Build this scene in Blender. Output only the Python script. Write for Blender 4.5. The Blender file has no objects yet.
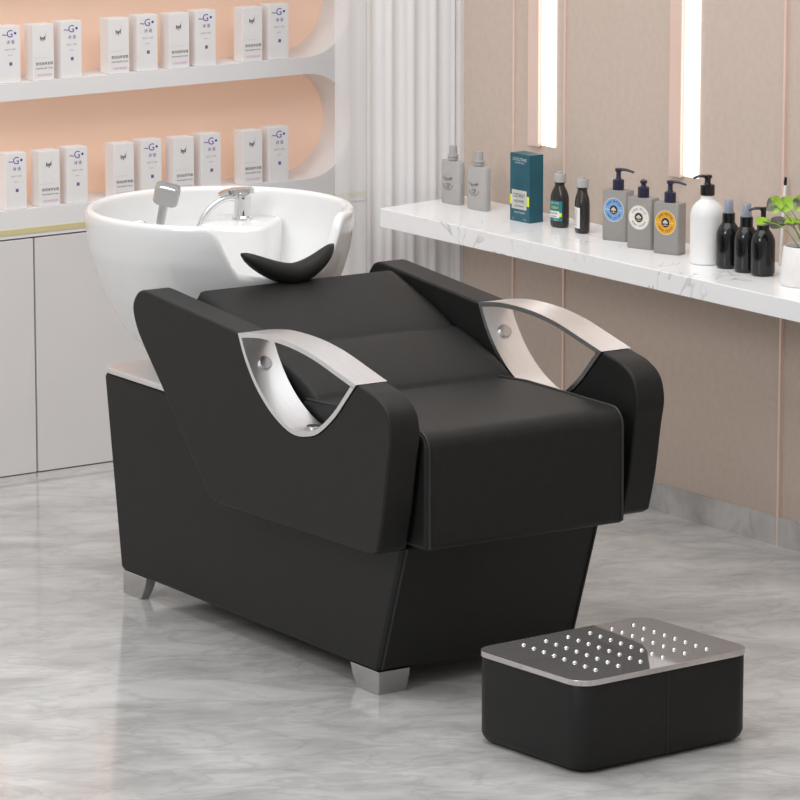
import bpy, bmesh, math, random
from math import sin, cos, pi, radians as R
from mathutils import Matrix, Vector
random.seed(4)
scene = bpy.context.scene
COL = scene.collection

# ------------------------------------------------------------------ materials
def srgb(r, g, b):
    f = lambda c: (c/255/12.92) if c/255 <= .04045 else ((c/255+.055)/1.055)**2.4
    return (f(r), f(g), f(b), 1)

def mat(name, col, rough=.5, metal=0, spec=.5, coat=0, alpha=1, emit=None, estr=0, trans=0):
    m = bpy.data.materials.new(name); m.use_nodes = True
    b = m.node_tree.nodes['Principled BSDF']
    b.inputs['Base Color'].default_value = col
    b.inputs['Roughness'].default_value = rough
    b.inputs['Metallic'].default_value = metal
    b.inputs['Specular IOR Level'].default_value = spec
    b.inputs['Coat Weight'].default_value = coat
    b.inputs['Alpha'].default_value = alpha
    b.inputs['Transmission Weight'].default_value = trans
    if emit:
        b.inputs['Emission Color'].default_value = emit
        b.inputs['Emission Strength'].default_value = estr
    return m

def noise_col(m, ca, cb, scale=8, detail=6, dist=0, lo=.35, hi=.65, stretch=(1, 1, 1), bump=0, bscale=None):
    nt = m.node_tree; b = nt.nodes['Principled BSDF']
    tc = nt.nodes.new('ShaderNodeTexCoord'); mp = nt.nodes.new('ShaderNodeMapping')
    mp.inputs['Scale'].default_value = stretch
    n = nt.nodes.new('ShaderNodeTexNoise'); r = nt.nodes.new('ShaderNodeValToRGB')
    n.inputs['Scale'].default_value = scale; n.inputs['Detail'].default_value = detail
    n.inputs['Distortion'].default_value = dist
    r.color_ramp.elements[0].position = lo; r.color_ramp.elements[0].color = ca
    r.color_ramp.elements[1].position = hi; r.color_ramp.elements[1].color = cb
    L = nt.links.new
    L(tc.outputs['Object'], mp.inputs['Vector']); L(mp.outputs['Vector'], n.inputs['Vector'])
    L(n.outputs['Fac'], r.inputs['Fac']); L(r.outputs['Color'], b.inputs['Base Color'])
    if bump:
        n2 = nt.nodes.new('ShaderNodeTexNoise'); n2.inputs['Scale'].default_value = bscale or scale
        n2.inputs['Detail'].default_value = 3
        bp = nt.nodes.new('ShaderNodeBump'); bp.inputs['Strength'].default_value = bump
        bp.inputs['Distance'].default_value = .001
        L(mp.outputs['Vector'], n2.inputs['Vector']); L(n2.outputs['Fac'], bp.inputs['Height'])
        L(bp.outputs['Normal'], b.inputs['Normal'])
    return m

M = {}
M['leather'] = noise_col(mat('black_leather', (.02, .02, .02, 1), .47, spec=.25), (.0122, .0118, .0112, 1), (.0146, .0141, .0134, 1), 40, 3, bump=.12, bscale=420)
M['piping'] = noise_col(mat('black_piping', (.02, .02, .02, 1), .5), (.016, .0155, .015, 1), (.02, .0195, .019, 1), 60)
M['chrome'] = noise_col(mat('brushed_steel', (.7, .69, .68, 1), .30, 1), (.84, .845, .85, 1), (.88, .88, .885, 1), 20, 2, stretch=(1, 8, 1))
M['mirror'] = noise_col(mat('polished_steel', (.5, .5, .5, 1), .035, .80), (.55, .52, .51, 1), (.57, .54, .53, 1), 5, 2)
M['chrome2'] = noise_col(mat('polished_chrome', (.8, .8, .8, 1), .07, 1), (.78, .78, .78, 1), (.82, .82, .82, 1), 5, 2)
M['chrome3'] = noise_col(mat('grey_chrome', (.6, .6, .6, 1), .14, 1), (.52, .52, .52, 1), (.58, .58, .58, 1), 5, 2)
M['steel_leg'] = noise_col(mat('dull_steel', (.5, .5, .5, 1), .2, 1), (.50, .495, .49, 1), (.55, .545, .54, 1), 5, 2)
M['ceramic'] = noise_col(mat('white_ceramic', (.8, .8, .8, 1), .12, spec=.5, coat=.3), (.765, .76, .755, 1), (.785, .78, .775, 1), 3, 2)
M['board'] = noise_col(mat('white_lacquer_board', srgb(214, 210, 209), .5), srgb(234, 233, 233), srgb(237, 236, 236), 2, 2)
M['door'] = noise_col(mat('grey_lacquer_door', srgb(205, 200, 197), .45), srgb(222, 219, 217), srgb(226, 223, 221), 2, 2)
M['gap'] = noise_col(mat('dark_gap', srgb(120, 114, 111), .8), srgb(118, 112, 109), srgb(126, 120, 117), 4)
M['orange'] = noise_col(mat('peach_glow_back', srgb(240, 210, 190), .6, emit=srgb(240, 182, 146), estr=.20), srgb(241, 214, 196), srgb(244, 219, 202), 2, 2)  # slight emission stands in for warm light inside the niches
M['yellow'] = noise_col(mat('pale_yellow_strip', srgb(214, 202, 150), .5), srgb(212, 200, 148), srgb(218, 206, 156), 5)
M['taupe'] = noise_col(mat('taupe_wall', srgb(206, 190, 178), .75, spec=.25), srgb(201, 184, 171), srgb(206, 189, 176), 55, 6, bump=.15, bscale=300)
M['plaster'] = noise_col(mat('white_plaster', srgb(225, 222, 220), .8, spec=.2), srgb(222, 219, 217), srgb(228, 225, 223), 10)
M['rose'] = noise_col(mat('rose_metal', srgb(236, 208, 194), .3, .35), srgb(236, 210, 197), srgb(242, 218, 206), 4)
M['led'] = noise_col(mat('led_white', (1, 1, 1, 1), .5, emit=(1, .97, .94, 1), estr=1.1), (.95, .95, .95, 1), (1, 1, 1, 1), 3)
M['curtain'] = noise_col(mat('white_curtain', srgb(236, 234, 234), .85, spec=.1), srgb(234, 232, 232), srgb(240, 238, 238), 30, stretch=(1, 1, .05))
M['sheer'] = noise_col(mat('sheer_voile', srgb(240, 238, 238), .9, spec=.05, alpha=.6), srgb(238, 236, 236), srgb(244, 242, 242), 30, stretch=(1, 1, .05))
M['print_black'] = noise_col(mat('print_black', srgb(60, 55, 56), .6), srgb(58, 53, 54), srgb(66, 60, 60), 20)
M['print_grey'] = noise_col(mat('print_grey', srgb(150, 146, 158), .6), srgb(146, 142, 154), srgb(156, 152, 164), 20)
M['print_blue'] = noise_col(mat('print_blue', srgb(72, 66, 168), .6), srgb(70, 64, 165), srgb(78, 72, 175), 20)
M['print_pink'] = noise_col(mat('print_pink', srgb(222, 150, 208), .6), srgb(220, 148, 206), srgb(228, 160, 214), 20)
M['print_white'] = noise_col(mat('print_white', srgb(214, 226, 226), .6), srgb(212, 224, 224), srgb(220, 230, 230), 20)
M['carton'] = noise_col(mat('white_carton', srgb(240, 238, 237), .55), srgb(238, 236, 235), srgb(243, 241, 240), 6)
M['grey_plastic'] = noise_col(mat('matt_grey_plastic', srgb(176, 173, 171), .5), srgb(173, 170, 168), srgb(180, 177, 175), 10)
M['grey_body'] = noise_col(mat('mid_grey_plastic', srgb(150, 147, 143), .45), srgb(148, 145, 141), srgb(153, 150, 146), 10)
M['navy'] = noise_col(mat('navy_plastic', srgb(42, 40, 66), .35), srgb(40, 38, 63), srgb(46, 44, 70), 10)
M['black_plastic'] = noise_col(mat('glossy_black_plastic', (.008, .008, .008, 1), .16), (.007, .007, .007, 1), (.01, .01, .01, 1), 10)
M['dark_bottle'] = noise_col(mat('dark_bottle', srgb(42, 39, 38), .22), srgb(40, 37, 36), srgb(46, 43, 42), 10)
M['white_plastic'] = noise_col(mat('white_plastic', srgb(240, 239, 238), .4), srgb(238, 237, 236), srgb(243, 242, 241), 10)
M['clear'] = noise_col(mat('smoky_clear_cap', srgb(170, 178, 196), .15, alpha=.6), srgb(165, 173, 192), srgb(178, 186, 204), 10)
M['spray'] = noise_col(mat('grey_nozzle', srgb(120, 122, 126), .4), srgb(116, 118, 122), srgb(126, 128, 132), 10)
M['teal'] = noise_col(mat('teal_card', srgb(18, 84, 100), .35), srgb(14, 78, 96), srgb(28, 96, 110), 14, 5, lo=.3, hi=.75)
M['teal_label'] = noise_col(mat('teal_label', srgb(20, 122, 126), .5), srgb(18, 118, 124), srgb(26, 130, 134), 10)
M['lime'] = noise_col(mat('lime_print', srgb(222, 232, 60), .5), srgb(220, 230, 56), srgb(228, 238, 70), 10)
M['silver_label'] = noise_col(mat('silver_label', srgb(196, 196, 192), .4), srgb(188, 188, 184), srgb(206, 206, 202), 30)
M['blue_label'] = noise_col(mat('blue_label', srgb(120, 168, 222), .5), srgb(116, 164, 220), srgb(128, 176, 228), 10)
M['white_label'] = noise_col(mat('white_label', srgb(232, 230, 228), .5), srgb(230, 228, 226), srgb(236, 234, 232), 10)
M['amber_label'] = noise_col(mat('amber_label', srgb(226, 164, 34), .5), srgb(222, 160, 30), srgb(232, 172, 42), 10)
M['cream_ring'] = noise_col(mat('cream_ring', srgb(226, 210, 176), .5), srgb(222, 206, 172), srgb(232, 216, 182), 10)
M['pot'] = noise_col(mat('white_pot', srgb(238, 236, 234), .4), srgb(236, 234, 232), srgb(241, 239, 237), 10)
M['leaf'] = noise_col(mat('green_leaf', srgb(140, 190, 40), .35), srgb(84, 82, 74), srgb(150, 188, 46), 26, 3, lo=.42, hi=.54)
M['stem'] = noise_col(mat('green_stem', srgb(120, 160, 50), .5), srgb(84, 110, 50), srgb(150, 190, 60), 40)
M['soil'] = noise_col(mat('dark_soil', srgb(60, 50, 44), .9), srgb(48, 40, 36), srgb(78, 66, 58), 60)

def marble(name, base, vein, scale, rough, vein_w=.02, amount=.6):
    m = mat(name, base, rough)
    nt = m.node_tree; b = nt.nodes['Principled BSDF']; L = nt.links.new
    tc = nt.nodes.new('ShaderNodeTexCoord')
    n1 = nt.nodes.new('ShaderNodeTexNoise'); n1.inputs['Scale'].default_value = scale; n1.inputs['Detail'].default_value = 3
    n1.inputs['Distortion'].default_value = 1.2
    ab = nt.nodes.new('ShaderNodeMath'); ab.operation = 'SUBTRACT'; ab.inputs[1].default_value = .5
    aa = nt.nodes.new('ShaderNodeMath'); aa.operation = 'ABSOLUTE'
    mr = nt.nodes.new('ShaderNodeMapRange'); mr.inputs['From Max'].default_value = vein_w
    mr.inputs['To Min'].default_value = amount; mr.inputs['To Max'].default_value = 0
    n2 = nt.nodes.new('ShaderNodeTexNoise'); n2.inputs['Scale'].default_value = scale*.9; n2.inputs['Detail'].default_value = 2
    r2 = nt.nodes.new('ShaderNodeValToRGB'); r2.color_ramp.elements[0].position = .48; r2.color_ramp.elements[1].position = .62
    mu = nt.nodes.new('ShaderNodeMath'); mu.operation = 'MULTIPLY'
    mx = nt.nodes.new('ShaderNodeMix'); mx.data_type = 'RGBA'
    mx.inputs['A'].default_value = base; mx.inputs['B'].default_value = vein
    L(tc.outputs['Object'], n1.inputs['Vector']); L(tc.outputs['Object'], n2.inputs['Vector'])
    L(n1.outputs['Fac'], ab.inputs[0]); L(ab.outputs[0], aa.inputs[0]); L(aa.outputs[0], mr.inputs['Value'])
    L(n2.outputs['Fac'], r2.inputs['Fac']); L(mr.outputs['Result'], mu.inputs[0]); L(r2.outputs['Color'], mu.inputs[1])
    L(mu.outputs[0], mx.inputs['Factor']); L(mx.outputs['Result'], b.inputs['Base Color'])
    return m
M['counter'] = marble('white_veined_marble', srgb(249, 249, 249), srgb(160, 158, 164), 4.2, .16, .012, .6)

def floor_mat(name, rough, k=1.0):
    m = mat(name, srgb(178, 174, 171), rough, spec=.75)
    nt = m.node_tree; b = nt.nodes['Principled BSDF']; L = nt.links.new
    tc = nt.nodes.new('ShaderNodeTexCoord'); mp = nt.nodes.new('ShaderNodeMapping')
    mp.vector_type = 'TEXTURE'; mp.inputs['Rotation'].default_value = (0, 0, R(-35.5 + 7)); mp.inputs['Scale'].default_value = (1.5, .85, .85)
    na = nt.nodes.new('ShaderNodeTexNoise'); na.inputs['Scale'].default_value = 4.6; na.inputs['Detail'].default_value = 10
    na.inputs['Roughness'].default_value = .62; na.inputs['Distortion'].default_value = .4
    ra = nt.nodes.new('ShaderNodeValToRGB')
    ra.color_ramp.elements[0].position = .36; ra.color_ramp.elements[0].color = [c*k for c in srgb(176, 174, 172)[:3]]+[1]
    ra.color_ramp.elements[1].position = .64; ra.color_ramp.elements[1].color = [c*k for c in srgb(211, 209, 207)[:3]]+[1]
    nb = nt.nodes.new('ShaderNodeTexNoise'); nb.inputs['Scale'].default_value = 6.0; nb.inputs['Detail'].default_value = 8
    nb.inputs['Distortion'].default_value = .7; nb.inputs['Roughness'].default_value = .6
    s = nt.nodes.new('ShaderNodeMath'); s.operation = 'SUBTRACT'; s.inputs[1].default_value = .5
    a = nt.nodes.new('ShaderNodeMath'); a.operation = 'ABSOLUTE'
    mr = nt.nodes.new('ShaderNodeMapRange'); mr.inputs['From Max'].default_value = .05
    mr.inputs['To Min'].default_value = .26; mr.inputs['To Max'].default_value = 0
    mx = nt.nodes.new('ShaderNodeMix'); mx.data_type = 'RGBA'; mx.inputs['B'].default_value = [c*k for c in srgb(140, 137, 135)[:3]]+[1]
    L(tc.outputs['Object'], mp.inputs['Vector']); L(mp.outputs['Vector'], na.inputs['Vector']); L(mp.outputs['Vector'], nb.inputs['Vector'])
    L(na.outputs['Fac'], ra.inputs['Fac']); L(nb.outputs['Fac'], s.inputs[0]); L(s.outputs[0], a.inputs[0]); L(a.outputs[0], mr.inputs['Value'])
    L(mr.outputs['Result'], mx.inputs['Factor']); L(ra.outputs['Color'], mx.inputs['A']); L(mx.outputs['Result'], b.inputs['Base Color'])
    return m
M['floor'] = floor_mat('polished_grey_marble', .10, 1.0)
M['skirt'] = floor_mat('grey_marble_skirting', .3, .92)

# ------------------------------------------------------------------ mesh helpers
def mk(name, bm, mats, parent=None, bevel=0, seg=3, angle=40, smooth=True, subsurf=0):
    bmesh.ops.recalc_face_normals(bm, faces=bm.faces)
    me = bpy.data.meshes.new(name); bm.to_mesh(me); bm.free()
    if not isinstance(mats, (list, tuple)): mats = [mats]
    for m in mats: me.materials.append(M[m] if isinstance(m, str) else m)
    if smooth:
        me.shade_smooth(); me.set_sharp_from_angle(angle=R(angle))
    o = bpy.data.objects.new(name, me); COL.objects.link(o)
    if parent: o.parent = parent
    if bevel:
        b = o.modifiers.new('bevel', 'BEVEL'); b.width = bevel; b.segments = seg; b.limit_method = 'ANGLE'; b.angle_limit = R(35)
        b.harden_normals = True
        me.set_sharp_from_angle(angle=R(180))
    if subsurf:
        s = o.modifiers.new('sub', 'SUBSURF'); s.levels = subsurf; s.render_levels = subsurf
    return o

def empty(name, loc=(0, 0, 0), rz=0):
    o = bpy.data.objects.new(name, None); COL.objects.link(o); o.location = loc; o.rotation_euler = (0, 0, rz)
    o.empty_display_size = .05
    return o

def tag(o, label, cat, group=None):
    o['label'] = label; o['category'] = cat
    if group: o['group'] = group
    return o

def struct(name, bm, m, label=None, cat=None, **k):
    o = mk(name, bm, m, **k); o['kind'] = 'structure'
    if label: o['label'] = label
    if cat: o['category'] = cat
    return o

def box(bm, x0, x1, y0, y1, z0, z1, mi=0):
    v = [bm.verts.new((x, y, z)) for x in (x0, x1) for y in (y0, y1) for z in (z0, z1)]
    for f in ((0, 1, 3, 2), (4, 6, 7, 5), (0, 4, 5, 1), (2, 3, 7, 6), (0, 2, 6, 4), (1, 5, 7, 3)):
        bm.faces.new([v[i] for i in f]).material_index = mi
    return v

def quad(bm, pts, mi=0):
    f = bm.faces.new([bm.verts.new(p) for p in pts]); f.material_index = mi; return f

def loft(bm, rings, caps=True, mi=0, closed=True):
    vs = [[bm.verts.new(p) for p in r] for r in rings]
    n = len(vs[0])
    for a, b in zip(vs, vs[1:]):
        for i in range(n if closed else n-1):
            j = (i+1) % n
            bm.faces.new((a[i], a[j], b[j], b[i])).material_index = mi
    if caps:
        bm.faces.new(vs[0][::-1]).material_index = mi; bm.faces.new(vs[-1]).material_index = mi
    return vs

def prism_y(bm, pts, y0, y1, mi=0):           # polygon in (x, z), extruded along y
    loft(bm, [[(x, y0, z) for x, z in pts], [(x, y1, z) for x, z in pts]], True, mi)

def lathe(bm, prof, seg=32, cx=0, cy=0, mi=0, caps=True, sx=1, sy=1):
    loft(bm, [[(cx+r*cos(2*pi*i/seg)*sx, cy+r*sin(2*pi*i/seg)*sy, z) for i in range(seg)] for r, z in prof], caps, mi)

def frame_at(d):
    d = Vector(d).normalized(); u = Vector((0, 0, 1)) if abs(d.z) < .95 else Vector((1, 0, 0))
    a = d.cross(u).normalized(); return a, a.cross(d).normalized()

def tube(bm, pts, rad, seg=10, mi=0, sq=1.0):
    pts = [Vector(p) for p in pts]; n = len(pts)
    rad = rad if isinstance(rad, (list, tuple)) else [rad]*n
    rings = []
    a0 = None
    for i, p in enumerate(pts):
        d = pts[min(i+1, n-1)] - pts[max(i-1, 0)]
        a, b = frame_at(d)
        if a0 is not None and a.dot(a0) < 0: a, b = -a, -b
        a0 = a
        rings.append([p + a*rad[i]*cos(2*pi*k/seg) + b*rad[i]*sq*sin(2*pi*k/seg) for k in range(seg)])
    loft(bm, rings, True, mi)

def crom(pts, n=6, closed=False):
    out = []; m = len(pts)
    P = lambda i: Vector(pts[i % m]) if closed else Vector(pts[max(0, min(m-1, i))])
    for i in range(m if closed else m-1):
        p0, p1, p2, p3 = P(i-1), P(i), P(i+1), P(i+2)
        for k in range(n):
            t = k/n
            out.append(tuple(.5*((2*p1)+(-p0+p2)*t+(2*p0-5*p1+4*p2-p3)*t*t+(-p0+3*p1-3*p2+p3)*t**3)))
    if not closed: out.append(tuple(pts[-1]))
    return out

def rrect(w, h, r, n=6, cx=0, cy=0):
    o = []
    for (sx, sy, a0) in ((1, 1, 0), (-1, 1, 90), (-1, -1, 180), (1, -1, 270)):
        for k in range(n+1):
            a = R(a0+90*k/n); o.append((cx+sx*(w/2-r)+r*cos(a), cy+sy*(h/2-r)+r*sin(a)))
    return o

_tc = {}
def text(bm, s, size, mtx, mi=0, align='CENTER', sx=1):
    key = (s, align)
    if key not in _tc:
        cu = bpy.data.curves.new('lettering', 'FONT'); cu.body = s; cu.align_x = align; cu.align_y = 'CENTER'; cu.resolution_u = 3
        ob = bpy.data.objects.new('lettering', cu); COL.objects.link(ob)
        me = bpy.data.meshes.new_from_object(ob.evaluated_get(bpy.context.evaluated_depsgraph_get()))
        _tc[key] = ([tuple(v.co) for v in me.vertices], [tuple(p.vertices) for p in me.polygons])
        bpy.data.objects.remove(ob); bpy.data.meshes.remove(me); bpy.data.curves.remove(cu)
    vs, fs = _tc[key]
    nv = [bm.verts.new(mtx @ Vector((v[0]*size*sx, v[1]*size, 0))) for v in vs]
    for f in fs:
        try: bm.faces.new([nv[i] for i in f]).material_index = mi
        except ValueError: pass

def face_mtx(x, z, y, tilt=0):                 # on a front face looking along -y: text x to the right, y up
    return Matrix.Translation((x, y, z)) @ Matrix.Rotation(pi/2, 4, 'X') @ Matrix.Rotation(tilt, 4, 'Z')

def disc(bm, r0, r1, mtx, mi, seg=36, a0=0, a1=2*pi):
    full = abs(a1-a0-2*pi) < 1e-6
    n = seg if full else seg+1
    A = [a0+(a1-a0)*i/seg for i in range(n)]
    o = [bm.verts.new(mtx @ Vector((r1*cos(a), r1*sin(a), 0))) for a in A]
    if r0 <= 0:
        bm.faces.new(o).material_index = mi; return
    i_ = [bm.verts.new(mtx @ Vector((r0*cos(a), r0*sin(a), 0))) for a in A]
    for k in range(n if full else n-1):
        j = (k+1) % n
        bm.faces.new((o[k], o[j], i_[j], i_[k])).material_index = mi

def copy_tree(o, parent=None):
    c = o.copy(); COL.objects.link(c)
    if parent: c.parent = parent
    for ch in list(o.children): copy_tree(ch, c)
    return c

XW, YB = 1.671, 2.383

# ------------------------------------------------------------------ the room
bm = bmesh.new(); box(bm, -6, 3, -9.5, 2.75, -.1, 0); struct('floor', bm, 'floor', smooth=False)
bm = bmesh.new(); box(bm, -3.2, 2.0, 2.53, 2.65, 0, 2.7); struct('wall_back', bm, 'plaster', smooth=False)
bm = bmesh.new(); box(bm, XW, XW+.14, -2.6, 1.972, 0, 2.7); struct('wall_right', bm, 'taupe', smooth=False)
bm = bmesh.new(); box(bm, XW+.005, XW+.14, 1.9725, 2.53, 0, 2.7); struct('wall_corner', bm, 'plaster', smooth=False)
bm = bmesh.new(); box(bm, XW-.008, XW, -2.6, 1.960, 0, .073); struct('baseboard_right', bm, 'skirt', smooth=False)
for i, (y, w, x) in enumerate(((1.73, .007, .005), (1.506, .007, .005), (.607, .007, .009), (-.3, .007, .009))):
    bm = bmesh.new(); box(bm, XW-x, XW, y-w/2, y+w/2, 0 if y < 2 else 0, .669)
    box(bm, XW-x, XW, y-w/2, y+w/2, .7215, 2.7); struct('trim_%d' % (i+1), bm, 'rose', smooth=False)
bm = bmesh.new(); box(bm, XW-.012, XW+.003, 1.9605, 1.9715, 0, .669); box(bm, XW-.012, XW+.003, 1.9605, 1.9715, .7215, 2.7); struct('trim_5', bm, 'plaster', smooth=False)

# wall lights: rose metal fin with a white light strip beside it
for (y0, y1, l0, l1, z0, lab) in ((1.609, 1.655, 1.545, 1.606, .897, 'rose metal wall light with glowing strip above teal carton, left of two'),
                                 (1.008, 1.055, .945, 1.005, .889, 'rose metal wall light with glowing strip above grey pump bottles, right of two')):
    t = empty('wall_light', (XW, (y0+l0)/2, z0)); tag(t, lab, 'wall light', 'wall lights')
    cy = (y0+l0)/2
    bm = bmesh.new(); box(bm, -.014, 0, y0-cy, y1-cy, 0, 2.5-z0); mk('metal_fin', bm, 'rose', t, bevel=.0015, seg=2)
    bm = bmesh.new()
    prism = [(-.006, .0), (-.0075, .008), (-.0075, .06), (-.002, l1-l0-.001), (0, l1-l0), (0, 0)]
    box(bm, -.006, 0, l0-cy, l1-cy, .004, 2.5-z0); mk('light_strip', bm, 'led', t, bevel=.003, seg=3)

# wall counter
bm = bmesh.new()
p = [(1.355, -1.3), (XW, -1.3), (XW, 1.957), (1.355, 1.908)]
loft(bm, [[(x, y, .671) for x, y in p], [(x, y, .7215) for x, y in p]])
c = mk('wall_counter', bm, 'counter', bevel=.002, seg=2)
tag(c, 'long white veined marble wall counter carrying the bottles', 'counter')

# ------------------------------------------------------------------ shelf wall and cabinets
sx0, sx1 = -1.30, XW-.002
unit = empty('display_shelf', (sx0, YB, .655)); tag(unit, 'white wall shelf unit with peach rounded niches and a yellow strip', 'shelf unit')
niches = [(-1.05, 1.594, .733, 1.026), (-1.05, 1.594, 1.072, 1.365)]
def pill(x0, x1, z0, z1, n=18):
    r = (z1-z0)/2; zc = (z0+z1)/2; o = []
    for k in range(n+1):
        a = -pi/2+pi*k/n; o.append((x1-r+r*cos(a), zc+r*sin(a)))
    for k in range(n+1):
        a = pi/2+pi*k/n; o.append((x0+r+r*cos(a), zc+r*sin(a)))
    return o
bm = bmesh.new()
def loopedges(pts, y):
    v = [bm.verts.new((x-sx0, y, z-.655)) for x, z in pts]
    return v, [bm.edges.new((v[i], v[(i+1) % len(v)])) for i in range(len(v))]
ov, oe = loopedges([(sx0, .657), (sx1, .657), (sx1, 1.62), (sx0, 1.62)], 0)
allE = list(oe); loops = []
for nn in niches:
    v, e = loopedges(pill(*nn), 0); allE += e; loops.append(v)
bmesh.ops.triangle_fill(bm, use_beauty=True, edges=allE)
for v in loops:
    b = [bm.verts.new((p.co.x, .140, p.co.z)) for p in v]
    for i in range(len(v)):
        j = (i+1) % len(v); bm.faces.new((v[i], v[j], b[j], b[i]))
b = [bm.verts.new((p.co.x, .145, p.co.z)) for p in ov]
for i in range(4):
    j = (i+1) % 4; bm.faces.new((ov[i], ov[j], b[j], b[i]))
mk('face_panel', bm, 'board', unit, angle=30)
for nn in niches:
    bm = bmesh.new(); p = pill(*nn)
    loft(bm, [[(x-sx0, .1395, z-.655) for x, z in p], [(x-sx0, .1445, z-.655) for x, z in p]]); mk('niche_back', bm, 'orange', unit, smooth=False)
bm = bmesh.new(); box(bm, .01, sx1-sx0-.01, -.002, 0, .012, .027); mk('accent_strip', bm, 'yellow', unit, smooth=False)

cabs = [(-1.245, -.647), (-.643, -.045), (-.041, .559), (.563, 1.163), (1.167, 1.667)]
clabs = ['pale grey floor cabinet below the shelf unit, far left beyond the others', 'pale grey floor cabinet below the shelf unit, second from far left',
         'pale grey floor cabinet left of the vertical door seam', 'pale grey floor cabinet right of the vertical door seam, behind the basin',
         'pale grey floor cabinet in the corner behind the sheer curtain']
for (x0, x1), lb in zip(cabs, clabs):
    t = empty('base_cabinet', ((x0+x1)/2, YB, 0)); tag(t, lb, 'cabinet', 'floor cabinets'); w = (x1-x0)/2
    bm = bmesh.new(); box(bm, -w, w, .02, .14, .0, .654); mk('carcass', bm, 'gap', t, smooth=False)
    bm = bmesh.new(); box(bm, -w, w, .004, .02, .0, .011); mk('plinth', bm, 'door', t, smooth=False)
    bm = bmesh.new(); box(bm, -w+.001, w-.001, 0, .02, .015, .6525); mk('door', bm, 'door', t, bevel=.0015, seg=2)

# cartons
LET = {}
def carton_proto(kind, x, z, label):
    w, d, h = .065, .044, .149 if kind == 'cream' else .151
    r = empty('carton', (x, 0, z)); 
    bm = bmesh.new(); box(bm, -w/2, w/2, 0, d, 0, h); mk('box_body', bm, 'carton', r, bevel=.0012, seg=2)
    bm = bmesh.new(); Y = -.0004
    if kind == 'cream':
        for q in (-.0004, 0, .0004): text(bm, 'hyf', .0165, face_mtx(-.002+q, .112+q, Y-abs(q)*.2, .05), 0, sx=.85)
        tube(bm, [(.006, Y, .116), (.0075, Y, .122), (.009, Y, .129)], .00025, 5, 3)
        mk('logo_print', bm, ['print_black', 'print_grey', 'print_pink', 'print_grey'], r, smooth=False); bm = bmesh.new()
        text(bm, '营润滋养发霜', .0088, face_mtx(.002, .044, Y), 0)
        text(bm, 'Nourishing Hair Cream', .0062, face_mtx(.002, .0325, Y), 0, sx=.86)
        text(bm, 'YOUXI BOSOM', .0088, face_mtx(.002, .014, Y), 2, sx=.78)
        quad(bm, [(-.031, Y, .0605), (.012, Y, .0605), (.012, Y, .0608), (-.031, Y, .0608)], 3)
        mk('printed_lettering', bm, ['print_black', 'print_grey', 'print_pink', 'print_grey'], r, smooth=False)
    else:
        text(bm, 'G', .028, face_mtx(0, .130, Y), 0)
        text(bm, '~', .026, face_mtx(-.0165, .1295, Y), 0)
        disc(bm, 0, .0037, face_mtx(.0165, .1315, Y), 0, 14)
        text(bm, '诗 语', .011, face_mtx(.002, .108, Y), 0)
        text(bm, 'BEAUTY CARE', .0056, face_mtx(.001, .089, Y), 1, sx=.9)
        text(bm, 'SALON', .004, face_mtx(0, .074, Y), 1)
        m = face_mtx(.002, .051, Y)
        disc(bm, 0, .0062, m @ Matrix.Rotation(pi/4, 4, 'Z'), 2, 4)
        m2 = face_mtx(.002, .051, Y-.0002)
        text(bm, '田', .0086, m2, 3)
        mk('printed_lettering', bm, ['print_blue', 'print_grey', 'print_blue', 'print_grey'], r, smooth=False)
    return r
# right edge x of each front face
rowsU = [(.531, 'g'), (.633, 'c'), (.721, 'g'), (.869, 'c'), (.961, 'g'), (1.061, 'c'), (1.148, 'g'), (1.299, 'c'), (1.388, 'g')]
rowsL = [(.544, 'g'), (.646, 'c'), (.734, 'g'), (.880, 'c'), (.970, 'g'), (1.073, 'c'), (1.162, 'g'), (1.297, 'c'), (1.386, 'g')]
protos = {}
where = ['left end of the left cluster', 'middle of the left cluster', 'right end of the left cluster', 'first of the middle four', 'second of the middle four',
         'third of the middle four', 'fourth of the middle four', 'left of the right pair', 'right of the right pair']
for rows, z, shelf in ((rowsU, 1.0725, 'upper'), (rowsL, .7335, 'lower')):
    for (xr, k), wh in zip(rows, where):
        kind = 'cream' if k == 'c' else 'g'
        if kind not in protos: o = protos[kind] = carton_proto(kind, 0, 0, '')
        else: o = copy_tree(protos[kind])
        o.location = (xr-.0305, YB+(.006 if k == 'c' else .008), z)
        if k == 'c': lab = 'white carton with black and pink cream lettering, %s shelf, %s' % (shelf, wh)
        else: lab = 'white carton with blue G logo, %s shelf, %s' % (shelf, wh)
        tag(o, lab, 'box', 'cartons on the %s shelf' % shelf)

# curtain in the corner
def pleats(x0, x1, prof, n, y, amp):
    pts = []
    per = (x1-x0)/n
    for i in range(n):
        for (u, v) in prof: pts.append((x0+(i+u)*per, y+amp*v))
    pts.append((x1, y+amp*prof[0][1])); return pts
def sheet(bm, pts, z0, z1):
    loft(bm, [[(x, y, z0) for x, y in pts], [(x, y, z1) for x, y in pts]], False, 0, closed=False)
bm = bmesh.new()
sheet(bm, [(1.267, 1.992), (1.288, 1.990), (1.305, 1.985), (1.318, 1.990), (1.345, 1.994), (1.362, 1.988), (1.372, 1.992), (1.376, 1.997)], .006, 2.65)
c = mk('sheer_curtain', bm, 'sheer', angle=80); tag(c, 'sheer white curtain panel hanging over the right end of the shelves', 'curtain', 'curtains')
bm = bmesh.new()
prof = [(0, 0), (.10, -.35), (.18, .0), (.24, .75), (.45, 1), (.62, .9), (.70, .25), (.82, .55), (.92, .4)]
sheet(bm, pleats(1.377, 1.6695, prof, 4, 2.0, .008), .006, 2.65)
c = mk('pleated_curtain', bm, 'curtain', angle=80); tag(c, 'white pleated curtain hanging in the corner beside the taupe wall', 'curtain', 'curtains')

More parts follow.
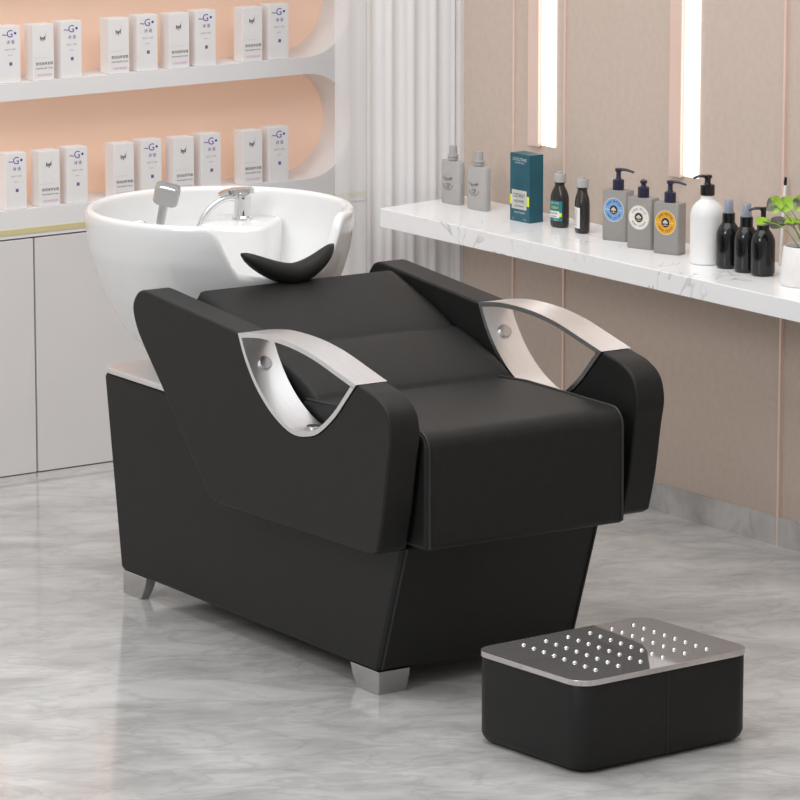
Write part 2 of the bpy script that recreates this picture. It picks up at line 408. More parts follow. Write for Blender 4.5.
# ------------------------------------------------------------------ shampoo chair (local x = forward, y = across to the far side)
chair = empty('shampoo_chair', (0, 0, 0), R(-92.5)); tag(chair, 'black leather reclining shampoo chair with white backwash basin and steel armrests', 'shampoo chair')
T = .563
# base
bm = bmesh.new()
prism_y(bm, [(-.005, .051), (.100, .358), (-.50, .360), (-.66, .532), (-1.227, .532), (-1.155, .057)], .001, T-.028)
base = mk('base', bm, 'leather', chair, bevel=.012, seg=4)
bm = bmesh.new()
bm.free()
for y in (.012, T-.039):
    bm = bmesh.new(); tube(bm, [(-.001, y, .058), (.100, y, .353)], .0026, 8); mk('piping', bm, 'piping', base)
# steel top plate at the rear of the base
bm = bmesh.new()
p = rrect(.508, T-.022, .050, 8, -.986, T/2-.0135)
loft(bm, [[(x, y, .5325) for x, y in p], [(x, y, .548) for x, y in p]]); mk('rear_top_plate', bm, 'chrome', chair, bevel=.004, seg=3)
# legs
def leg(bm, x0, dx, y0, dy, h=.0565):
    # vertical outer corner at (x0, y0); leg spreads by dx, dy at the top and tapers to 0.75 at the foot
    top = [(x0, y0), (x0+dx, y0), (x0+dx, y0+dy), (x0, y0+dy)]
    bot = [(x0, y0), (x0+dx*.74, y0), (x0+dx*.74, y0+dy*.84), (x0, y0+dy*.84)]
    loft(bm, [[(x, y, 0) for x, y in bot], [(x, y, h*.25) for x, y in [(a[0]+(b[0]-a[0])*.35, a[1]+(b[1]-a[1])*.35) for a, b in zip(bot, top)]],
              [(x, y, h*.6) for x, y in [(a[0]+(b[0]-a[0])*.75, a[1]+(b[1]-a[1])*.75) for a, b in zip(bot, top)]], [(x, y, h) for x, y in top]])
for (x0, dx) in ((-.003, -.118), (-1.146, .112)):
    for (y0, dy) in ((.003, .085), (T-.030, -.085)):
        if x0 < -1: dy *= .34
        bm = bmesh.new(); leg(bm, x0, dx, y0, dy, .0585 if x0 < -1 else .0525); mk('leg', bm, 'steel_leg', chair, bevel=.002, seg=2, angle=30)

# armrests
low = crom([(.036, .719), (-.003, .679), (-.052, .631), (-.115, .586), (-.165, .569), (-.215, .563), (-.266, .573), (-.33, .603), (-.388, .648), (-.433, .703), (-.461, .756)], 3)
top = crom([(-.461, .756), (-.40, .766), (-.341, .771), (-.239, .770), (-.138, .758), (-.052, .739), (.036, .719)], 3)
back = crom([(-.878, .7885), (-.902, .788), (-.923, .779), (-.942, .755), (-.943, .728), (-.925, .691), (-.9, .661), (-.868, .628), (-.827, .587)], 3)
botl = [(-.610, .363), (-.598, .351), (-.580, .344), (-.562, .341)]
botr = [(.061, .349), (.100, .352)]
frnt = crom([(.118, .361), (.142, .449), (.162, .565), (.171, .605), (.172, .635), (.162, .668), (.140, .690), (.103, .706), (.065, .7135), (.036, .719)], 3)
outline = back + botl + botr + frnt + low[1:]
def inset_loop(pts, d):
    n = len(pts); out = []
    A = sum(pts[i][0]*pts[(i+1) % n][1]-pts[(i+1) % n][0]*pts[i][1] for i in range(n))
    sg = 1 if A > 0 else -1
    for i in range(n):
        p0, p1, p2 = Vector(pts[i-1]), Vector(pts[i]), Vector(pts[(i+1) % n])
        d1 = (p1-p0).normalized(); d2 = (p2-p1).normalized()
        n1 = Vector((-d1.y, d1.x))*sg; n2 = Vector((-d2.y, d2.x))*sg
        m = (n1+n2); m = m/max(m.dot(n1), .45)
        out.append(tuple(p1+m*d))
    return out
ringo = low[:-1] + top[:-1]
ringi = inset_loop(ringo, .011)
for (y0, y1, dz) in ((-.078, 0.0, 0), (T+.014, T+.092, .006)):
    bm = bmesh.new(); prism_y(bm, outline, y0, y1)
    arm = mk('armrest', bm, 'leather', chair, bevel=.007, seg=3); arm.location.z = dz
    bm = bmesh.new(); ya, yb = y0-.002, y1+.002
    oa = [bm.verts.new((x, ya, z)) for x, z in ringo]; ob = [bm.verts.new((x, yb, z)) for x, z in ringo]
    ia = [bm.verts.new((x, ya, z)) for x, z in ringi]; ib = [bm.verts.new((x, yb, z)) for x, z in ringi]
    n = len(ringo)
    for i in range(n):
        j = (i+1) % n
        bm.faces.new((oa[i], oa[j], ob[j], ob[i])); bm.faces.new((ia[i], ib[i], ib[j], ia[j]))
        bm.faces.new((oa[i], ia[i], ia[j], oa[j])); bm.faces.new((ob[i], ob[j], ib[j], ib[i]))
    mk('steel_arm_frame', bm, 'chrome', arm, angle=35)
    ym = (y0+y1)/2
    for (s, z, nx, nz) in ((-.4115, .690, .80, .60), (-.205, .5755, .02, 1)):
        bm = bmesh.new(); nv = Vector((nx, 0, nz)).normalized(); p = Vector((s, ym, z)) - nv*.004
        tube(bm, [p-nv*.004, p+nv*.0100, p+nv*.0110], [.0165, .0165, .0150], 20)
        mk('bolt', bm, 'steel_leg', arm, angle=25)

# backrest: two soft rolls
bm = bmesh.new()
NS, NT = 84, 30
def back_top(s, v):
    u = (s+.815)/(.505)              # 0 at the top end, 1 at the seat
    z = .777 - .165*u
    def bul(a, b): 
        w = (u-a)/(b-a); return max(0, 4*w*(1-w))**.40 if 0 < w < 1 else 0
    bz = .017*bul(-.06, .53) + .020*bul(.53, 1.0)
    e = 1-abs(2*v-1); edge = min(1, e/.07)
    return z + bz*(.30+.70*math.sqrt(max(0, 1-(1-edge)**2))) - .010*(1-math.sqrt(max(0, 1-(1-edge)**2)))
grid = []
for i in range(NS+1):
    s = -.814 + .512*i/NS; row = []
    for j in range(NT+1):
        v = j/NT; vv = .5-.5*cos(pi*v)
        vv = .5*v+.5*vv
        row.append((s, .022+(T-.012)*vv, back_top(s, vv)))
    grid.append(row)
gv = [[bm.verts.new(p) for p in r] for r in grid]
gb = [[bm.verts.new((p[0]-.02-.03, p[1], p[2]-.085)) for p in r] for r in grid]
for i in range(NS):
    for j in range(NT):
        bm.faces.new((gv[i][j], gv[i+1][j], gv[i+1][j+1], gv[i][j+1])); bm.faces.new((gb[i][j], gb[i][j+1], gb[i+1][j+1], gb[i+1][j]))
    for j in (0, NT): bm.faces.new((gv[i][j], gv[i+1][j], gb[i+1][j], gb[i][j]))
for j in range(NT):
    for i in (0, NS): bm.faces.new((gv[i][j], gv[i][j+1], gb[i][j+1], gb[i][j]))
rest = mk('backrest', bm, 'leather', chair, angle=60)
bm = bmesh.new(); tube(bm, [(-.5475, .022+(T-.012)*v, back_top(-.5475, v)+.0006) for v in [.02+.96*k/40 for k in range(41)]], .0016, 6); mk('seam', bm, 'piping', rest)

# seat
y0, y1 = .010, T-.018
sp = [(-.335, .612), (-.20, .622)] + [(.10, .621)] + [(.135+.040*sin(a), .581+.040*cos(a)) for a in [pi/2*k/8 for k in range(9)]] + [(.177, .367), (.168, .361), (.03, .361), (-.335, .50)]
bm = bmesh.new(); prism_y(bm, sp, y0, y1); seat = mk('seat', bm, 'leather', chair, bevel=.010, seg=4)
bm = bmesh.new()
pp = [(x, z) for x, z in sp[1:13]]
bm.free()
for y in (y0+.010, y1-.010):
    bm = bmesh.new(); tube(bm, [(x+.0005, y, z+.0005) for x, z in [(-.33, .614)]+pp[0:]], .0032, 8); mk('piping', bm, 'piping', seat)

# basin
bc = (-1.144, .2815)
def Rz(z):
    tb = [(.548, .120), (.56, .156), (.595, .202), (.635, .235), (.672, .258), (.72, .281), (.774, .301), (.826, .317), (.88, .324), (.93, .326), (1.2, .326)]
    for (a, ra), (b, rb) in zip(tb, tb[1:]):
        if z <= b: return ra+(rb-ra)*(z-a)/(b-a)
    return .326
def rimz(th):
    s = cos(th)
    z = .925
    a = abs((th+pi) % (2*pi)-pi)
    w = min(1, max(0, (R(36)-a)/R(14))); w = w*w*(3-2*w)
    return z - w*(.138 - .022*min(1, a/R(24)))
NTH = 128
rings = []
ths = [2*pi*k/NTH for k in range(NTH)]
def ringpts(fr): return [(bc[0]+fr(th)[0]*cos(th), bc[1]+fr(th)[0]*sin(th), fr(th)[1]) for th in ths]
z0 = .5485; tk = .026
for k in range(27):
    u = k/26
    rings.append(ringpts(lambda th: (Rz(z0+(rimz(th)-.013-z0)*u), z0+(rimz(th)-.013-z0)*u)))
for k in range(1, 9):
    a = pi*k/8
    rings.append(ringpts(lambda th: (Rz(rimz(th)-.013)-tk/2+tk/2*cos(a), rimz(th)-.013+.013*sin(a))))
for k in range(1, 17):
    u = k/16
    rings.append(ringpts(lambda th: ((lambda z: max(.05, Rz(z-.03*u)-tk-.02*u))(rimz(th)-.013-(rimz(th)-.013-.66)*u), rimz(th)-.013-(rimz(th)-.013-.66)*u)))
rings.append(ringpts(lambda th: (.12, .642))); rings.append(ringpts(lambda th: (.03, .638)))
bm = bmesh.new(); loft(bm, rings); basin = mk('basin', bm, 'ceramic', chair, angle=80)
# ledge inside the basin that carries the tap
ang = R(133)
def radial(r, w, z): 
    return (bc[0]+r*cos(ang)-w*sin(ang), bc[1]+r*sin(ang)+w*cos(ang), z)
bm = bmesh.new()
p = rrect(.205, .175, .04, 8, .183, 0)
q = rrect(.185, .155, .034, 8, .183, 0)
loft(bm, [[radial(a, b, .66) for a, b in p], [radial(a, b, .848) for a, b in p], [radial(a, b, .857) for a, b in rrect(.198, .168, .037, 8, .183, 0)], [radial(a, b, .860) for a, b in q]])
mk('tap_ledge', bm, 'ceramic', basin, angle=60)
# mixer tap
fx, fy = radial(.200, 0, 0)[:2]
bm = bmesh.new()
lathe(bm, [(.026, .859), (.026, .866), (.0215, .870), (.0205, .905), (.0215, .909), (.0215, .925), (.020, .929)], 28, fx, fy)
dl = Vector((-.30, -.95, 0)).normalized(); dn = Vector((-dl.y, dl.x, 0)); o = Vector((fx, fy, 0))
def P(a, b, z): return tuple(o+dl*a+dn*b+Vector((0, 0, z)))
loft(bm, [[P(-.026, -.017, .926), P(-.026, .017, .926), P(-.026, .017, .938), P(-.026, -.017, .938)],
          [P(.02, -.019, .927), P(.02, .019, .927), P(.02, .019, .937), P(.02, -.019, .937)],
          [P(.046, -.015, .925), P(.046, .015, .925), P(.046, .015, .932), P(.046, -.015, .932)],
          [P(.060, -.008, .920), P(.060, .008, .920), P(.060, .008, .926), P(.060, -.008, .926)]])
mk('mixer_tap', bm, 'chrome2', basin, angle=35)
bm = bmesh.new()
tube(bm, crom([P(.015, 0, .912), P(.035, 0, .915), P(.062, .002, .905), P(.090, .004, .882), P(.108, .006, .850), P(.118, .008, .80)], 5), .0085, 12)
mk('spout_hose', bm, 'chrome', basin)
# hand shower standing in its holder
bm = bmesh.new(); a = Vector((-1.262, .168, .80)); b = Vector((-1.247, .186, .925))
tube(bm, [a, a.lerp(b, .55), b], [.008, .010, .0115], 14)
tube(bm, [a.lerp(b, .35), a.lerp(b, .45), a.lerp(b, .56)], [.013, .015, .013], 14)
d = (b-a).normalized()
side = Vector((.55, .80, .0)).normalized(); fwd = Vector((.72, -.45, -.25)).normalized()
fwd = (fwd - side*fwd.dot(side)).normalized(); up2 = side.cross(fwd)
if up2.z < 0: up2 = -up2
rm = Matrix.Rotation(R(14), 3, fwd); s1, u1 = rm @ side, rm @ up2
if s1.z > 0: rm = Matrix.Rotation(R(-14), 3, fwd); s1, u1 = rm @ side, rm @ up2
side, up2 = s1, u1
hc = b+Vector((.004, .006, .022))
def H(x, y, z): return tuple(hc+side*x+fwd*y+up2*z)
rr = rrect(.062, .052, .014, 5)
loft(bm, [[H(x*.9, -.018, z*.9) for x, z in rr], [H(x, -.012, z) for x, z in rr], [H(x, .014, z) for x, z in rr], [H(x*.9, .020, z*.9) for x, z in rr]])
mk('hand_shower', bm, 'chrome3', basin, angle=40)
bm = bmesh.new(); tube(bm, crom([(-1.262, .168, .83), (-1.275, .150, .872), (-1.285, .125, .876), (-1.30, .095, .868), (-1.305, .08, .83)], 5), .006, 10)
mk('shower_holder', bm, 'chrome2', basin)
# neck cushion in the notch
bm = bmesh.new(); pts = []; N = 24; rg = []
for k in range(N+1):
    u = -.128+.256*k/N; q = abs(u)/.128
    s = bc[0]+math.sqrt(.326**2-u*u)-.004; z = .805 + .054*q**1.7
    hr = .026*math.sqrt(max(.02, 1-q**2.2)); dr = .030*math.sqrt(max(.02, 1-q**2.6))
    tl = .9*u/.128*.35
    rg.append([(s+dr*cos(2*pi*m/16)+.004, bc[1]+.008+u-hr*sin(2*pi*m/16)*tl, z+hr*sin(2*pi*m/16)) for m in range(16)])
loft(bm, rg); mk('neck_cushion', bm, 'leather', basin, angle=80)

# ------------------------------------------------------------------ footrest
fr = empty('footrest', (.1986, -.5897, 0), R(2.1)); tag(fr, 'low black leather footrest box with studded mirror steel top', 'footrest')
W_, D_ = .476, .360
bm = bmesh.new()
def fring(dz, ins, r): return [(x, y, dz) for x, y in rrect(W_-2*ins, D_-2*ins, r, 8)]
loft(bm, [fring(.002, .020, .036), fring(.004, .012, .040), fring(.012, .004, .043), fring(.024, 0, .044), fring(.186, 0, .044), fring(.1912, .003, .044)])
body = mk('leather_box', bm, 'leather', fr, angle=50)
bm = bmesh.new(); tube(bm, [(.0, -D_/2-.0003, .012), (.0, -D_/2-.0003, .189)], .0013, 6); mk('seam', bm, 'piping', body)
bm = bmesh.new()
loft(bm, [[(x, y, .1912) for x, y in rrect(W_+.004, D_+.004, .045, 8)], [(x, y, .2034) for x, y in rrect(W_+.004, D_+.004, .045, 8)]])
mk('steel_top', bm, 'mirror', fr, bevel=.0015, seg=2)
bm = bmesh.new(); lathe(bm, [(.0055*cos(a), .0055*sin(a)*.8) for a in [R(x) for x in (0, 25, 50, 70, 85)]], 14)
stud0 = mk('stud', bm, 'chrome2', fr, angle=80); first = True
for i in range(6):
    for j in range(8):
        o = stud0 if first else stud0.copy()
        if not first: COL.objects.link(o); o.parent = fr
        first = False
        o.location = (-.134+.0600*i-.0018*j, .138-.0022*i-.0364*j, .2034)

# ------------------------------------------------------------------ things on the wall counter (local: front faces -y)
CZ = .7215
def at(name, x, y, rz, label, cat, group=None, z=CZ):
    o = empty(name, (x, y, z), R(rz)); return tag(o, label, cat, group)
def oval(w, d, z, n=28, e=2.6):
    o = []
    for k in range(n):
        a = 2*pi*k/n; c, s = cos(a), sin(a)
        o.append((w/2*math.copysign(abs(c)**(2/e), c), d/2*math.copysign(abs(s)**(2/e), s), z))
    return o

# two matt grey flasks
def flask(x, y, rz, label):
    t = at('grey_flask', x, y, rz, label, 'bottle', 'grey flasks')
    bm = bmesh.new(); w, d = .078, .028
    loft(bm, [oval(w*.93, d*.8, 0, 36, 4), oval(w, d, .004, 36, 4), oval(w, d, .1135, 36, 4), oval(w*.96, d*.9, .117, 36, 4), oval(w*.5, d*.6, .118, 36, 3)])
    mk('flask_body', bm, 'grey_plastic', t, angle=50)
    bm = bmesh.new(); lathe(bm, [(.012, .118), (.012, .121), (.0150, .1215), (.0150, .125), (.012, .1255), (.012, .1285), (.0150, .129), (.0150, .133), (.0115, .134), (.0105, .157), (.0095, .158)], 20)
    mk('cap', bm, 'grey_plastic', t, angle=40)
    bm = bmesh.new(); Y = -d/2-.0004
    for i, ch in enumerate("L'OCCITANE"):
        u = (i-4.5)/4.5
        text(bm, ch, .0105, face_mtx(-.006+u*.0175, .0660+.006*u*u, Y, .55*u), 0, sx=.8)
    text(bm, 'FOR', .010, face_mtx(-.004, .053, Y), 0)
    text(bm, 'MEN', .0065, face_mtx(-.004, .0455, Y), 0)
    tube(bm, crom([(-.024, Y, .054), (-.018, Y, .0435), (-.004, Y, .0395), (.010, Y, .0435), (.015, Y, .054)], 4), .0005, 4)
    mk('printed_lettering', bm, ['print_black'], t, smooth=False)
flask(1.560, 1.857, -86, 'matt grey flask standing at the far end of the counter')
flask(1.556, 1.734, -86, 'matt grey flask standing directly left of the teal carton')

# teal carton
t = at('teal_carton', 1.548, 1.512, -88, 'tall teal carton with silver label and lime band on the counter', 'box')
bm = bmesh.new(); w, d, h = .082, .047, .180
p = [(-w/2, -d/2), (w/2, -d/2), (w/2, d/2), (-w/2, d/2)]
loft(bm, [[(x, y, 0) for x, y in p], [(x, y, h) for x, y in p]]); mk('carton_body', bm, 'teal', t, bevel=.0015, seg=2)
bm = bmesh.new(); Y = -d/2-.0005
quad(bm, [(-w/2+.001, Y, .044), (w/2-.001, Y, .044), (w/2-.001, Y, .070), (-w/2+.001, Y, .070)], 0)
quad(bm, [(-.032, Y-.0004, .033), (.030, Y-.0004, .033), (.030, Y-.0004, .084), (-.032, Y-.0004, .084)], 1)
text(bm, 'CEDRAT', .0155, face_mtx(-.001, .069, Y-.0008), 2, sx=.85)
text(bm, 'HOMME', .011, face_mtx(-.001, .054, Y-.0008), 2)
text(bm, 'eau de toilette', .0065, face_mtx(-.001, .042, Y-.0008), 2)
mk('printed_label', bm, ['lime', 'silver_label', 'print_black', 'print_white'], t, smooth=False); bm = bmesh.new()
text(bm, "L'OCCITANE", .0115, face_mtx(.0, .165, Y), 3, sx=.88)
text(bm, 'EN PROVENCE', .0058, face_mtx(.0, .156, Y), 3); mk('title_print', bm, ['lime', 'silver_label', 'print_black', 'print_white'], t, smooth=False); bm = bmesh.new()
text(bm, 'EAU DE TOILETTE', .0066, face_mtx(.0, .024, Y), 3, sx=.8)
text(bm, '75 ml', .006, face_mtx(.022, .007, Y), 3); text(bm, '2.5', .006, face_mtx(-.028, .007, Y), 3)
mk('lower_print', bm, ['lime', 'silver_label', 'print_black', 'print_white'], t, smooth=False)

# two dark flat bottles with grey caps
def dark(x, y, rz, label, kind):
    t = at('dark_bottle', x, y, rz, label, 'bottle', 'dark bottles with grey caps')
    bm = bmesh.new(); w, d = (.054, .036)
    loft(bm, [oval(w*.85, d*.85, 0, 32), oval(w*.97, d*.97, .004, 32), oval(w, d, .010, 32), oval(w, d, .072, 32), oval(w*.96, d*.97, .082, 32), oval(w*.84, d*.9, .092, 32), oval(.030, .026, .106, 32, 2), oval(.025, .025, .112, 32, 2), oval(.025, .025, .117, 32, 2), oval(.031, .031, .1175, 32, 2), oval(.031, .031, .1195, 32, 2)])
    mk('bottle_body', bm, 'dark_bottle', t, angle=50)
    bm = bmesh.new(); lathe(bm, [(.0165, .1195), (.0165, .138), (.015, .141), (.008, .142), (.0075, .1455), (.0055, .147)], 22)
    mk('cap', bm, 'grey_plastic', t, angle=40)
    bm = bmesh.new(); 
    def curved(x0, x1, z0, z1, mi, off):
        n = 8
        pts = []
        for k in range(n+1):
            x = x0+(x1-x0)*k/n; yy = -(d/2)*(max(0, 1-abs(x/(w/2))**2.6))**(1/2.6)-off
            pts.append((x, yy))
        loft(bm, [[(a, b, z0) for a, b in pts], [(a, b, z1) for a, b in pts]], False, mi, closed=False)
    if kind == 'teal':
        curved(-.022, .0225, .018, .071, 0, .0004)
        curved(-.020, .016, .026, .044, 2, .0008); curved(.016, .0222, .030, .040, 1, .0008)
        text(bm, "L'OCCITANE", .0068, face_mtx(.0, .065, -d/2-.0012), 3, sx=.85)
        text(bm, 'CEDRAT', .0086, face_mtx(.002, .053, -d/2-.0012), 1, sx=.85)
        text(bm, 'HOMME', .007, face_mtx(-.002, .038, -d/2-.0015), 4); text(bm, 'shampoo', .006, face_mtx(-.002, .0305, -d/2-.0015), 4)
        text(bm, '250 ml', .0058, face_mtx(.006, .0215, -d/2-.0012), 3)
    else:
        curved(-.022, .0225, .014, .068, 2, .0004)
        for q in range(7): text(bm, 'hair and body wash'[q % 3:], .0052, face_mtx(0, .061-.0065*q, -d/2-.0012), 4, sx=.8)
    mk('printed_label', bm, ['teal_label', 'lime', 'white_label', 'print_white', 'print_black'], t, smooth=False)
dark(1.560, 1.384, -84, 'dark flat bottle with grey cap and teal front label', 'teal')
dark(1.553, 1.279, -112, 'dark flat bottle with grey cap and white label seen edge on', 'white')

# grey pump bottles
def pump(bm, z, r, spout, drop=0, mi=0, ln=.038):
    """collar, stem and spout starting at height z; spout = direction angle (local), None for straight"""
    lathe(bm, [(r, z), (r, z+.025), (r*.86, z+.0265)], 24, mi=mi)
    z -= drop
    lathe(bm, [(r*.55, z+.0262+drop*.9), (r*.42, z+.031+drop*.9), (r*.42, z+.046), (r*.55, z+.047), (r*.62, z+.0485), (r*.62, z+.054), (r*.5, z+.0555)], 20, mi=mi)
    c, s = cos(R(spout)), sin(R(spout))
    tube(bm, crom([(-.006*c, -.006*s, z+.0515), (.012*c, .012*s, z+.0525), (.024*c, .024*s, z+.0515), (ln*c, ln*s, z+.0465)], 3), [.005]*6+[.0045, .0042, .004, .0036], 10, mi=mi, sq=.75)
def grey_pump(x, y, rz, label, lab, spout, words, drop=0):
    t = at('pump_bottle', x, y, rz, label, 'bottle', 'grey pump bottles with round labels')
    w, d, h = .075, .040, .131
    bm = bmesh.new(); p = rrect(w, d, .006, 4); p2 = rrect(w-.004, d-.004, .005, 4)
    loft(bm, [[(x_, y_, 0) for x_, y_ in p2], [(x_, y_, .002) for x_, y_ in p], [(x_, y_, h-.003) for x_, y_ in p], [(x_, y_, h) for x_, y_ in p2]])
    mk('bottle_body', bm, 'grey_body', t, angle=50)
    bm = bmesh.new(); pump(bm, h, .0148, spout, drop, ln=.042); mk('pump_head', bm, 'navy', t, angle=40)
    bm = bmesh.new(); Y = -d/2; zc = .081; xc = .0
    disc(bm, 0, .0315, face_mtx(xc, zc, Y-.0003), 1, 40)
    disc(bm, 0, .0296, face_mtx(xc, zc, Y-.0006), 0, 40)
    quad(bm, [(-.027, Y-.0008, zc-.0008), (.027, Y-.0008, zc-.0008), (.027, Y-.0008, zc+.0008), (-.027, Y-.0008, zc+.0008)], 1)
    disc(bm, 0, .0130, face_mtx(xc, zc, Y-.0010), 1, 30); disc(bm, 0, .0122, face_mtx(xc, zc, Y-.0013), 2, 30)
    for i, ch in enumerate(words[0]):
        a = R(148-116*i/(len(words[0])-1)); text(bm, ch, .0078, face_mtx(xc+.0222*cos(a), zc+.0222*sin(a), Y-.0010, a-pi/2), 2)
    for i, ch in enumerate(words[1]):
        a = R(212+116*i/(len(words[1])-1)); text(bm, ch, .0074, face_mtx(xc+.0222*cos(a), zc+.0222*sin(a), Y-.0010, a+pi/2), 2)
    # emblem in the middle disc: a small tree over two wavy lines
    m = face_mtx(xc, zc, Y-.0016)
    disc(bm, 0, .0042, m @ Matrix.Translation((0, .0028, 0)), 1, 12); disc(bm, 0, .0030, m @ Matrix.Translation((-.0045, .0005, 0)), 1, 10); disc(bm, 0, .0030, m @ Matrix.Translation((.0045, .0005, 0)), 1, 10)
    quad(bm, [tuple(m @ Vector(q)) for q in ((-.0010, -.006, 0), (.0010, -.006, 0), (.0008, 0, 0), (-.0008, 0, 0))], 1)
    quad(bm, [tuple(m @ Vector(q)) for q in ((-.0075, -.0074, 0), (.0075, -.0074, 0), (.0075, -.0062, 0), (-.0075, -.0062, 0))], 1)
    mk('round_label', bm, [lab, 'cream_ring', 'navy'], t, smooth=False)
grey_pump(1.556, 1.132, -72, 'grey pump bottle with round blue label', 'blue_label', 15, ('SHEA BUTTER', 'HAND LOTION'))
grey_pump(1.532, .998, -72, 'grey pump bottle with round white label', 'white_label', 127, ('SHEA MILK', 'BODY CREAM'), .012)
grey_pump(1.536, .895, -72, 'grey pump bottle with round yellow label', 'amber_label', 15, ('SHEA BUTTER', 'HAND CREAM'))

# white pump bottle
t = at('pump_bottle', 1.520, .727, -60, 'tall round white pump bottle with black pump head', 'bottle')
bm = bmesh.new(); lathe(bm, [(.037, 0), (.041, .003), (.0427, .008), (.0427, .120), (.0417, .130), (.037, .143), (.029, .153), (.0195, .160), (.0165, .164), (.0165, .1735)], 40)
mk('bottle_body', bm, 'white_plastic', t, angle=60)
bm = bmesh.new(); pump(bm, .1725, .018, 205, .005, ln=.036); mk('pump_head', bm, 'black_plastic', t, angle=40)

# black round bottles
def black_body(t):
    bm = bmesh.new(); lathe(bm, [(.0245, 0), (.0285, .003), (.0305, .009), (.0305, .082), (.0295, .090), (.0245, .102), (.0175, .112), (.0145, .115), (.0145, .118)], 32)
    mk('bottle_body', bm, 'black_plastic', t, angle=60)
def black_spray(x, y, label):
    t = at('spray_bottle', x, y, -60, label, 'bottle', 'black spray bottles'); black_body(t)
    bm = bmesh.new(); lathe(bm, [(.0160, .1140), (.0160, .137), (.014, .138)], 24); mk('collar', bm, 'black_plastic', t, angle=40)
    bm = bmesh.new(); lathe(bm, [(.0085, .138), (.0080, .161), (.007, .164)], 16); mk('nozzle', bm, 'spray', t, angle=40)
    bm = bmesh.new(); lathe(bm, [(.0132, .1382), (.0110, .169), (.010, .1705)], 22); mk('clear_cap', bm, 'clear', t, angle=40)
black_spray(1.523, .647, 'black spray bottle with smoky cap beside the white pump bottle')
black_spray(1.521, .575, 'black spray bottle with smoky cap in the middle of the three black bottles')
t = at('pump_bottle', 1.522, .512, -60, 'round black pump bottle beside the potted plant', 'bottle'); black_body(t)
bm = bmesh.new(); pump(bm, .114, .0155, 200, ln=.036); mk('pump_head', bm, 'black_plastic', t, angle=40)

# potted plant
px, py = 1.520, .350
t = at('potted_plant', px, py, 0, 'small round leaved green plant in a ribbed white pot', 'potted plant')
bm = bmesh.new(); n = 72
def prib(r, z): return [((r+.0007*(1 if k % 4 < 2 else -1))*cos(2*pi*k/n), (r+.0007*(1 if k % 4 < 2 else -1))*sin(2*pi*k/n), z) for k in range(n)]
def prn(r, z): return [(r*cos(2*pi*k/n), r*sin(2*pi*k/n), z) for k in range(n)]
loft(bm, [prn(.057, 0), prib(.061, .004), prib(.0565, .055), prib(.0525, .094), prn(.0505, .097), prn(.0480, .094), prn(.0480, .082)], True)
mk('pot', bm, 'pot', t, angle=50)
bm = bmesh.new(); lathe(bm, [(.0475, .081), (.0475, .084), (.03, .087), (.005, .088)], 24); mk('soil', bm, 'soil', t)
# leaf: (offset y (neg = right in view), z, x offset, radius, normal tilt)
leaves = [(.080, .189, -.033, .022, (-.75, -.4, .3)), (.064, .190, -.01, .022, (-.7, -.3, .45)), (.099, .148, -.051, .019, (-.25, -.3, .8)), (.088, .142, -.012, .023, (-.4, -.3, .75)),
          (.021, .153, -.02, .023, (-.15, -.2, .95)), (.006, .200, -.01, .022, (-.7, -.5, .3)), (-.045, .182, -.02, .023, (-.5, -.6, .5)), (-.075, .152, .0, .022, (-.3, -.5, .8)),
          (-.015, .220, .02, .020, (-.4, -.6, .6)), (.030, .172, .03, .020, (-.3, -.2, .9)), (-.09, .185, .02, .021, (-.2, -.7, .6))]
for (oy, z, ox, r, nv) in leaves:
    c = Vector((ox, oy, z)); a, b = frame_at(nv); nn = Vector(nv).normalized()
    st0 = Vector((random.uniform(-.015, .015), random.uniform(-.012, .012), .084)); 
    mid = st0.lerp(c, .5) + Vector((0, 0, .022)) 
    bm = bmesh.new(); tube(bm, crom([st0, mid, c-nn*.001], 5), .0014, 6); stem = mk('leaf_stem', bm, 'stem', t)
    bm = bmesh.new(); ctr = bm.verts.new(c - nn*.004); rg1 = []; rg2 = []
    for k in range(20):
        th = 2*pi*k/20; wav = 1+.05*sin(5*th+oy*60)
        rg1.append(bm.verts.new(c + (a*cos(th)+b*sin(th))*r*.55*wav - nn*.0015))
        rg2.append(bm.verts.new(c + (a*cos(th)+b*sin(th))*r*wav + nn*.0025*sin(2*th+z*90)))
    for k in range(20):
        j = (k+1) % 20; bm.faces.new((ctr, rg1[k], rg1[j])); bm.faces.new((rg1[k], rg2[k], rg2[j], rg1[j]))
    mk('leaf', bm, 'leaf', stem, angle=80)
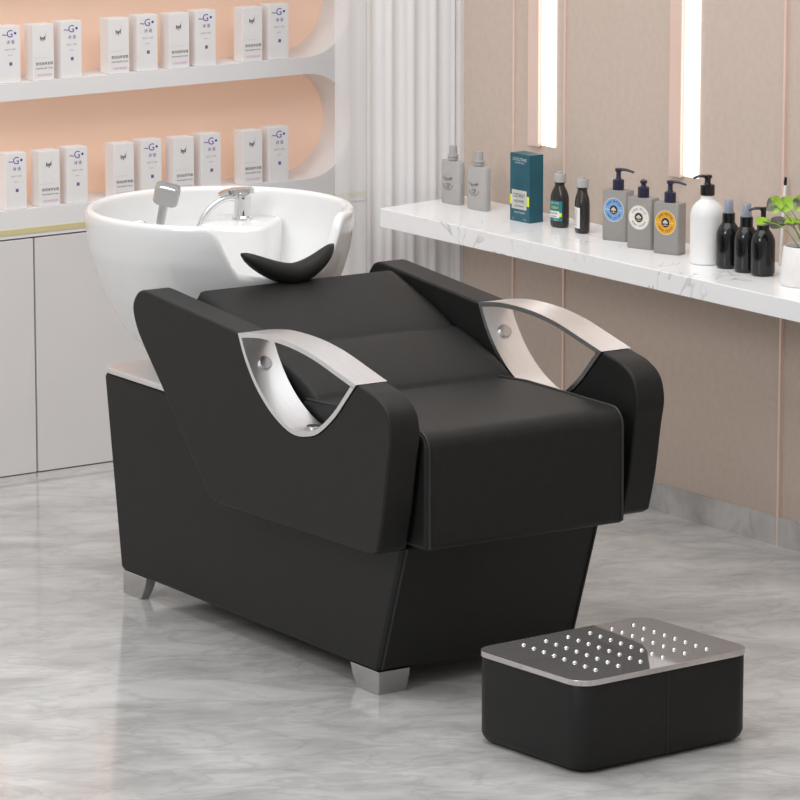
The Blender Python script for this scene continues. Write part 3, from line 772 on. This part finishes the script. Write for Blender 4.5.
# slim white rod with a black tip, leaning on the wall
bm = bmesh.new(); b0, b1 = Vector((1.640, .587, CZ)), Vector((1.655, .587, .944))
q = lambda t: b0.lerp(b1, t)-b0
tube(bm, [q(0), q(.5), q(.91)], [.0034, .0036, .0036], 10, 0)
tube(bm, [q(.91), q(.935), q(1)], [.0036, .0042, .0034], 10, 1)
o = mk('rod', bm, ['white_plastic', 'black_plastic'], angle=40); o.location = b0
tag(o, 'slim white rod with black tip leaning on the wall behind the potted plant', 'rod')

# ------------------------------------------------------------------ light
w = bpy.data.worlds.new('studio'); scene.world = w; w.use_nodes = True
nt = w.node_tree; bg = nt.nodes['Background']
tc = nt.nodes.new('ShaderNodeTexCoord'); sp_ = nt.nodes.new('ShaderNodeSeparateXYZ'); rp = nt.nodes.new('ShaderNodeValToRGB')
rp.color_ramp.elements[0].position = 0.0; rp.color_ramp.elements[0].color = (.65, .655, .66, 1)
rp.color_ramp.elements[1].position = .8; rp.color_ramp.elements[1].color = (.985, .99, 1, 1)
nt.links.new(tc.outputs['Generated'], sp_.inputs[0]); nt.links.new(sp_.outputs['Z'], rp.inputs['Fac']); nt.links.new(rp.outputs['Color'], bg.inputs['Color'])
bg.inputs['Strength'].default_value = .70

def area(name, loc, target, size, power, col=(1, 1, 1), sy=None):
    l = bpy.data.lights.new(name, 'AREA'); l.energy = power; l.size = size; l.color = col
    if sy: l.shape = 'RECTANGLE'; l.size_y = sy
    o = bpy.data.objects.new(name, l); COL.objects.link(o); o.location = loc
    o.rotation_euler = (Vector(target)-Vector(loc)).to_track_quat('-Z', 'Y').to_euler()
    return o
area('key_light', (-4.6, -1.2, 3.6), (.6, .4, .5), 1.6, 78, (.985, .992, 1))
area('overhead_fill', (-.2, .2, 3.6), (-.2, .2, 0), 3.2, 76, (.99, .995, 1))  # area lamp added overhead to brighten upward faces, no fixture there

# ------------------------------------------------------------------ camera
cam = bpy.data.cameras.new('camera'); co = bpy.data.objects.new('camera', cam); COL.objects.link(co)
co.location = (-5.829, -8.256, 2.718); co.rotation_euler = (R(90-11.45), 0, R(-35.5))
cam.sensor_width = 36; cam.lens = 4700/800*36; cam.clip_end = 100
scene.camera = co
scene.view_settings.view_transform = 'Standard'; scene.view_settings.look = 'None'
